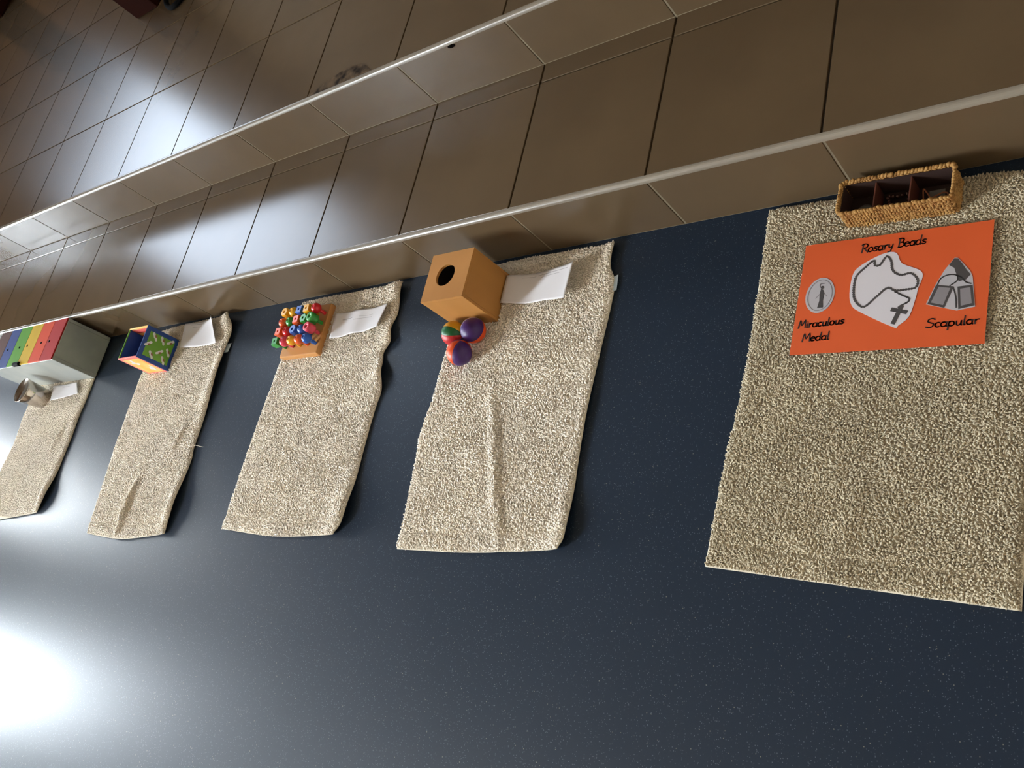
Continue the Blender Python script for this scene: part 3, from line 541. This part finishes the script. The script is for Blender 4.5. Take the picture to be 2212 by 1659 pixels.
sc = thing('scapular', (.1380, -.053, .0095), 'brown cloth patch with a clear sleeve and copper cord in the right basket compartment', 'scapular')
box('cloth_patch', (-.019, .019, -.017, .017, 0, .004), 'cloth', sc, bev=.001); box('clear_sleeve', (-.012, .012, -.004, .015, .004, .0046), 'plastic_sheet', sc)
tube('cord', smooth_poly([(-.018, -.012, .006), (-.004, -.017, .012), (.012, -.014, .009), (.019, -.002, .012), (.010, .006, .008), (-.006, -.002, .011), (-.014, .010, .008), (-.019, .016, .012), (-.019, 0, .009)], 8, True), .0011, 'copper', sc, 6, True)
link('medal_token', lathe('medal_token', [(0, 0), (.012, 0), (.0135, .001), (.0135, .0022), (.012, .0028), (.010, .0022), (0, .0026)], 24), 'medal', None, (.0235, -.052, .0095)); tag(bpy.data.objects['medal_token'], 'dull grey medal lying in the left basket compartment', 'medal')

# ------------------------------------------------------------------ orange card with lettering and cut-out pictures
CA = math.radians(-1.6); bl = np.array((-.0765, -.3095)); ZC_ = .0150
oc = thing('orange_card', (bl[0], bl[1], ZC_), 'orange landscape card with handwritten words and three cut-out pictures', 'card', rz=CA)
CW, CH = .2945, .2065
nx, ny = 30, 20; V = []
for k in (0, 1):
    for j in range(ny+1):
        for i in range(nx+1): V.append((CW*i/nx, CH*j/ny, -.0006*k))
idx = np.arange((nx+1)*(ny+1)).reshape(ny+1, nx+1); q = np.stack([idx[:-1, :-1], idx[:-1, 1:], idx[1:, 1:], idx[1:, :-1]], -1).reshape(-1, 4); k = len(V)//2
ring = np.concatenate([idx[0, :], idx[1:, -1], idx[-1, -2::-1], idx[-2:0:-1, 0]]); r2 = np.roll(ring, -1)
link('card_sheet', np_mesh('card_sheet', V, [q, q[:, ::-1]+k, np.stack([ring+k, r2+k, r2, ring], -1)]), 'orange', oc)
def arc(cx, cy, rx, ry, a0, a1, n=10): return [(cx+rx*math.cos(math.radians(a)), cy+ry*math.sin(math.radians(a))) for a in np.linspace(a0, a1, n)]
G = {'R': (.62, [[(.06, 0), (.10, 1)], [(-.05, .9)]+arc(.22, .74, .30, .24, 110, -90), [(.2, .5), (.62, -.02)]]),
     'o': (.5, [arc(.22, .25, .2, .25, 80, 440, 16)]),
     's': (.42, [[(.36, .45), (.2, .5), (.06, .4), (.14, .28), (.30, .2), (.30, .06), (.14, 0), (.02, .08)]]),
     'a': (.5, [arc(.2, .25, .19, .25, 50, 360, 14), [(.4, .5), (.38, .12), (.46, 0)]]),
     'r': (.40, [[(.06, .5), (.08, 0)], [(.08, .3), (.18, .46), (.34, .48)]]),
     'y': (.48, [[(.04, .5), (.08, .2), (.22, .12), (.36, .24)], [(.40, .5), (.34, .05), (.24, -.32), (.04, -.34)]]),
     'B': (.6, [[(.08, 0), (.10, 1)], [(-.02, .96)]+arc(.20, .76, .26, .22, 95, -90), arc(.2, .27, .34, .27, 90, -95)+[(.02, .02)]]),
     'e': (.45, [[(.04, .26), (.38, .30)]+arc(.2, .25, .19, .25, 20, 320, 14)]),
     'd': (.52, [arc(.2, .25, .19, .25, 50, 360, 14), [(.42, 1.0), (.39, .12), (.46, 0)]]),
     'M': (.78, [[(.02, 0), (.12, 1), (.34, .35), (.60, 1), (.70, 0)]]),
     'i': (.24, [[(.1, .5), (.1, .05), (.16, 0)], [(.10, .70), (.12, .73)]]),
     'c': (.42, [arc(.22, .25, .19, .25, 50, 310, 12)]),
     'u': (.5, [[(.06, .5), (.08, .12), (.2, 0), (.34, .12), (.38, .5)], [(.38, .5), (.40, .06), (.46, 0)]]),
     'l': (.24, [[(.08, 1.0), (.08, .08), (.18, 0)]]),
     'S': (.6, [[(.56, .86), (.38, 1), (.14, .92), (.08, .70), (.28, .54), (.50, .40), (.46, .12), (.24, 0), (.0, .10)]]),
     'p': (.5, [[(.06, .5), (.02, -.42)], arc(.22, .25, .2, .25, 170, -170, 16)]), ' ': (.38, [])}
def word(txt, x, y, size, wid, slope=0., wdt=.0020):
    tot = sum(G[c][0] for c in txt); sx = wid/tot; bm = bmesh.new(); cx_ = 0; c, s = math.cos(slope), math.sin(slope)
    for chh in txt:
        for st in G[chh][1]:
            P = np.array([((cx_+p[0])*sx+p[1]*size*.10, p[1]*size) for p in st])
            if len(P) > 2: P = smooth_poly(P, 3)
            P = np.stack([x+c*P[:, 0]-s*P[:, 1], y+s*P[:, 0]+c*P[:, 1]], 1); ribbon(bm, P, wdt, 0, .0003)
        cx_ += G[chh][0]
    o = link('lettering', bm_mesh(bm, 'lettering'), 'marker', oc, (0, 0, .0002)); return tag(o, 'handwritten words %s' % txt)
word('Rosary Beads', .097, .1775, .0165, .102, math.radians(1.5))
word('Miraculous', .008, .0475, .0145, .077, math.radians(2))
word('Medal', .018, .0225, .0145, .046, math.radians(2))
word('Scapular', .211, .0315, .0150, .075, math.radians(1.0))
mm = lambda P: [(x/1000., y/1000.) for x, y in P]
# medal picture
o = link('medal_cutout', bm_mesh(flat_bm(ell(.0375, .1065, .0245, .0325, 36), 0, .0005), 'medal_cutout'), 'print_light', oc, (0, 0, .0001)); tag(o, 'oval grey medal picture')
bm = bmesh.new(); ribbon(bm, ell(.0375, .1065, .0205, .0285, 32)+ell(.0375, .1065, .0205, .0285, 32)[:1], .0010, .0005, .0008)
ribbon(bm, smooth_poly(mm([(43, 128), (36, 127), (37, 121), (42, 119)]), 4), .0014, .0005, .0008); link('medal_ring', bm_mesh(bm, 'medal_ring'), 'print_mid', o)
bm = flat_bm(mm([(38, 118), (42, 116), (45, 108), (44, 96), (46, 83), (36, 83), (38, 96), (37, 108)]), .0005, .0008); flat_bm(ell(.040, .1205, .0025, .0030, 10), .0005, .0009, bm); link('medal_figure', bm_mesh(bm, 'medal_figure'), 'print_dark', o)
bm = bmesh.new()
for (a, b) in (((41, 113), (31, 101)), ((42, 113), (50, 103))): ribbon(bm, mm([a, b]), .0012, .0005, .0007)
link('medal_rays', bm_mesh(bm, 'medal_rays'), 'print_mid', o)
# rosary picture
cut = smooth_poly(mm([(155, 169), (139, 172), (117, 164), (95, 150), (88, 136), (87, 104), (93, 82), (109, 68), (163, 37), (170, 39), (185, 54), (192, 86), (194, 102), (199, 122), (192, 134), (165, 149)]), 3, True)
o = link('rosary_cutout', bm_mesh(flat_bm([tuple(p) for p in cut], 0, .0005), 'rosary_cutout'), 'cut_paper', oc, (0, 0, .0001)); tag(o, 'white cut-out showing a string of dark beads')
ros = smooth_poly(mm([(140, 165), (148, 155), (152, 138), (165, 128), (181, 129), (192, 116), (190, 103), (176, 101), (160, 101), (147, 107), (132, 94), (113, 77), (97, 92), (93, 115), (95, 135), (108, 150), (120, 160), (123, 151), (131, 151)]), 6, True)
bm = bmesh.new(); ribbon(bm, np.vstack([ros, ros[:1]]), .0026, .0005, .0008)
d = np.concatenate([[0], np.cumsum(np.linalg.norm(np.diff(ros, axis=0), axis=1))])
for t in np.arange(0, d[-1], .0042): flat_bm(ell(np.interp(t, d, ros[:, 0]), np.interp(t, d, ros[:, 1]), .0023, .0021, 8), .0005, .0009, bm)
tl = smooth_poly(mm([(160, 99), (172, 91), (182, 85), (181, 79), (172, 74), (168, 71)]), 6); ribbon(bm, tl, .0026, .0005, .0008)
for t in np.linspace(0, len(tl)-1, 10): p = tl[int(t)]; flat_bm(ell(p[0], p[1], .0019, .0017, 8), .0005, .0009, bm)
link('printed_beads', bm_mesh(bm, 'printed_beads'), 'print_dark', o)
bm = bmesh.new(); ribbon(bm, mm([(172, 72), (162, 44)]), .0066, .0005, .0010); ribbon(bm, mm([(158, 68), (180, 61)]), .0064, .0005, .0009); link('printed_cross', bm_mesh(bm, 'printed_cross'), 'print_dark', o)
# scapular picture
o = link('scapular_cutout', bm_mesh(flat_bm(mm([(243, 148), (248, 147), (256, 137), (267, 122), (271, 112), (278, 61), (253, 57), (208, 72), (219, 104), (230, 128)]), 0, .0005), 'scapular_cutout'), 'print_light', oc, (0, 0, .0001)); tag(o, 'grey triangular cut-out showing two cloth squares')
for P, m_ in (([(220, 104), (246, 98), (235, 63), (210, 72)], 'print_dark'), ([(251, 97), (272, 98), (277, 63), (255, 59)], 'print_dark'), ([(224, 100), (241, 96), (233, 68), (215, 74)], 'print_mid'), ([(255, 93), (269, 94), (273, 67), (258, 64)], 'print_mid')):
    link('printed_square', bm_mesh(flat_bm(mm(P), .0005, .0007 if m_ == 'print_dark' else .0008), 'printed_square'), m_, o)
bm = flat_bm(mm([(236, 136), (243, 147), (248, 146), (255, 136), (262, 124), (268, 116), (262, 108), (252, 106), (248, 118), (244, 130)]), .0005, .0007); link('printed_cord_knot', bm_mesh(bm, 'printed_cord_knot'), 'print_dark', o)
bm = bmesh.new()
for P in ([(222, 104), (226, 114), (236, 119), (248, 117), (250, 108), (240, 100)], [(248, 118), (256, 112), (262, 104), (270, 100)], [(245, 97), (250, 80), (252, 62)]): ribbon(bm, smooth_poly(mm(P), 5), .0020, .0005, .00075)
link('printed_cord', bm_mesh(bm, 'printed_cord'), 'print_dark', o)

# ------------------------------------------------------------------ things on the platform
ps = thing('wooden_pedestal', (-2.695, 1.303, HT), 'dark red-brown wooden pedestal post standing on the tiled platform', 'pedestal')
box('base_block', (-.075, .075, -.075, .075, 0, .14), 'mahogany', ps, bev=.006, seg=2); box('post', (-.062, .062, -.062, .062, .14, .92), 'mahogany', ps, bev=.004); box('top_plate', (-.12, .12, -.12, .12, .92, .955), 'mahogany', ps, bev=.006, seg=2)
cb = tube('black_cable', smooth_poly([(-2.60, 1.42, HT+.010), (-2.575, 1.30, HT+.012), (-2.52, 1.20, HT+.012), (-2.455, 1.145, HT+.012), (-2.405, 1.15, HT+.012), (-2.372, 1.20, HT+.012), (-2.36, 1.32, HT+.011), (-2.38, 1.46, HT+.010)], 8), .0095, 'black', None, 10)
tag(cb, 'thick black cable looped on the platform tiles beside the pedestal', 'cable')
bc = thing('wooden_bench_end', (-5.05, 2.22, HT), 'dark red wooden block at the far end of the platform', 'bench')
box('foot', (-.12, .12, -.10, .10, 0, .05), 'mahogany', bc, bev=.006); box('upright', (-.10, .10, -.08, .08, .05, .75), 'mahogany', bc, bev=.006)
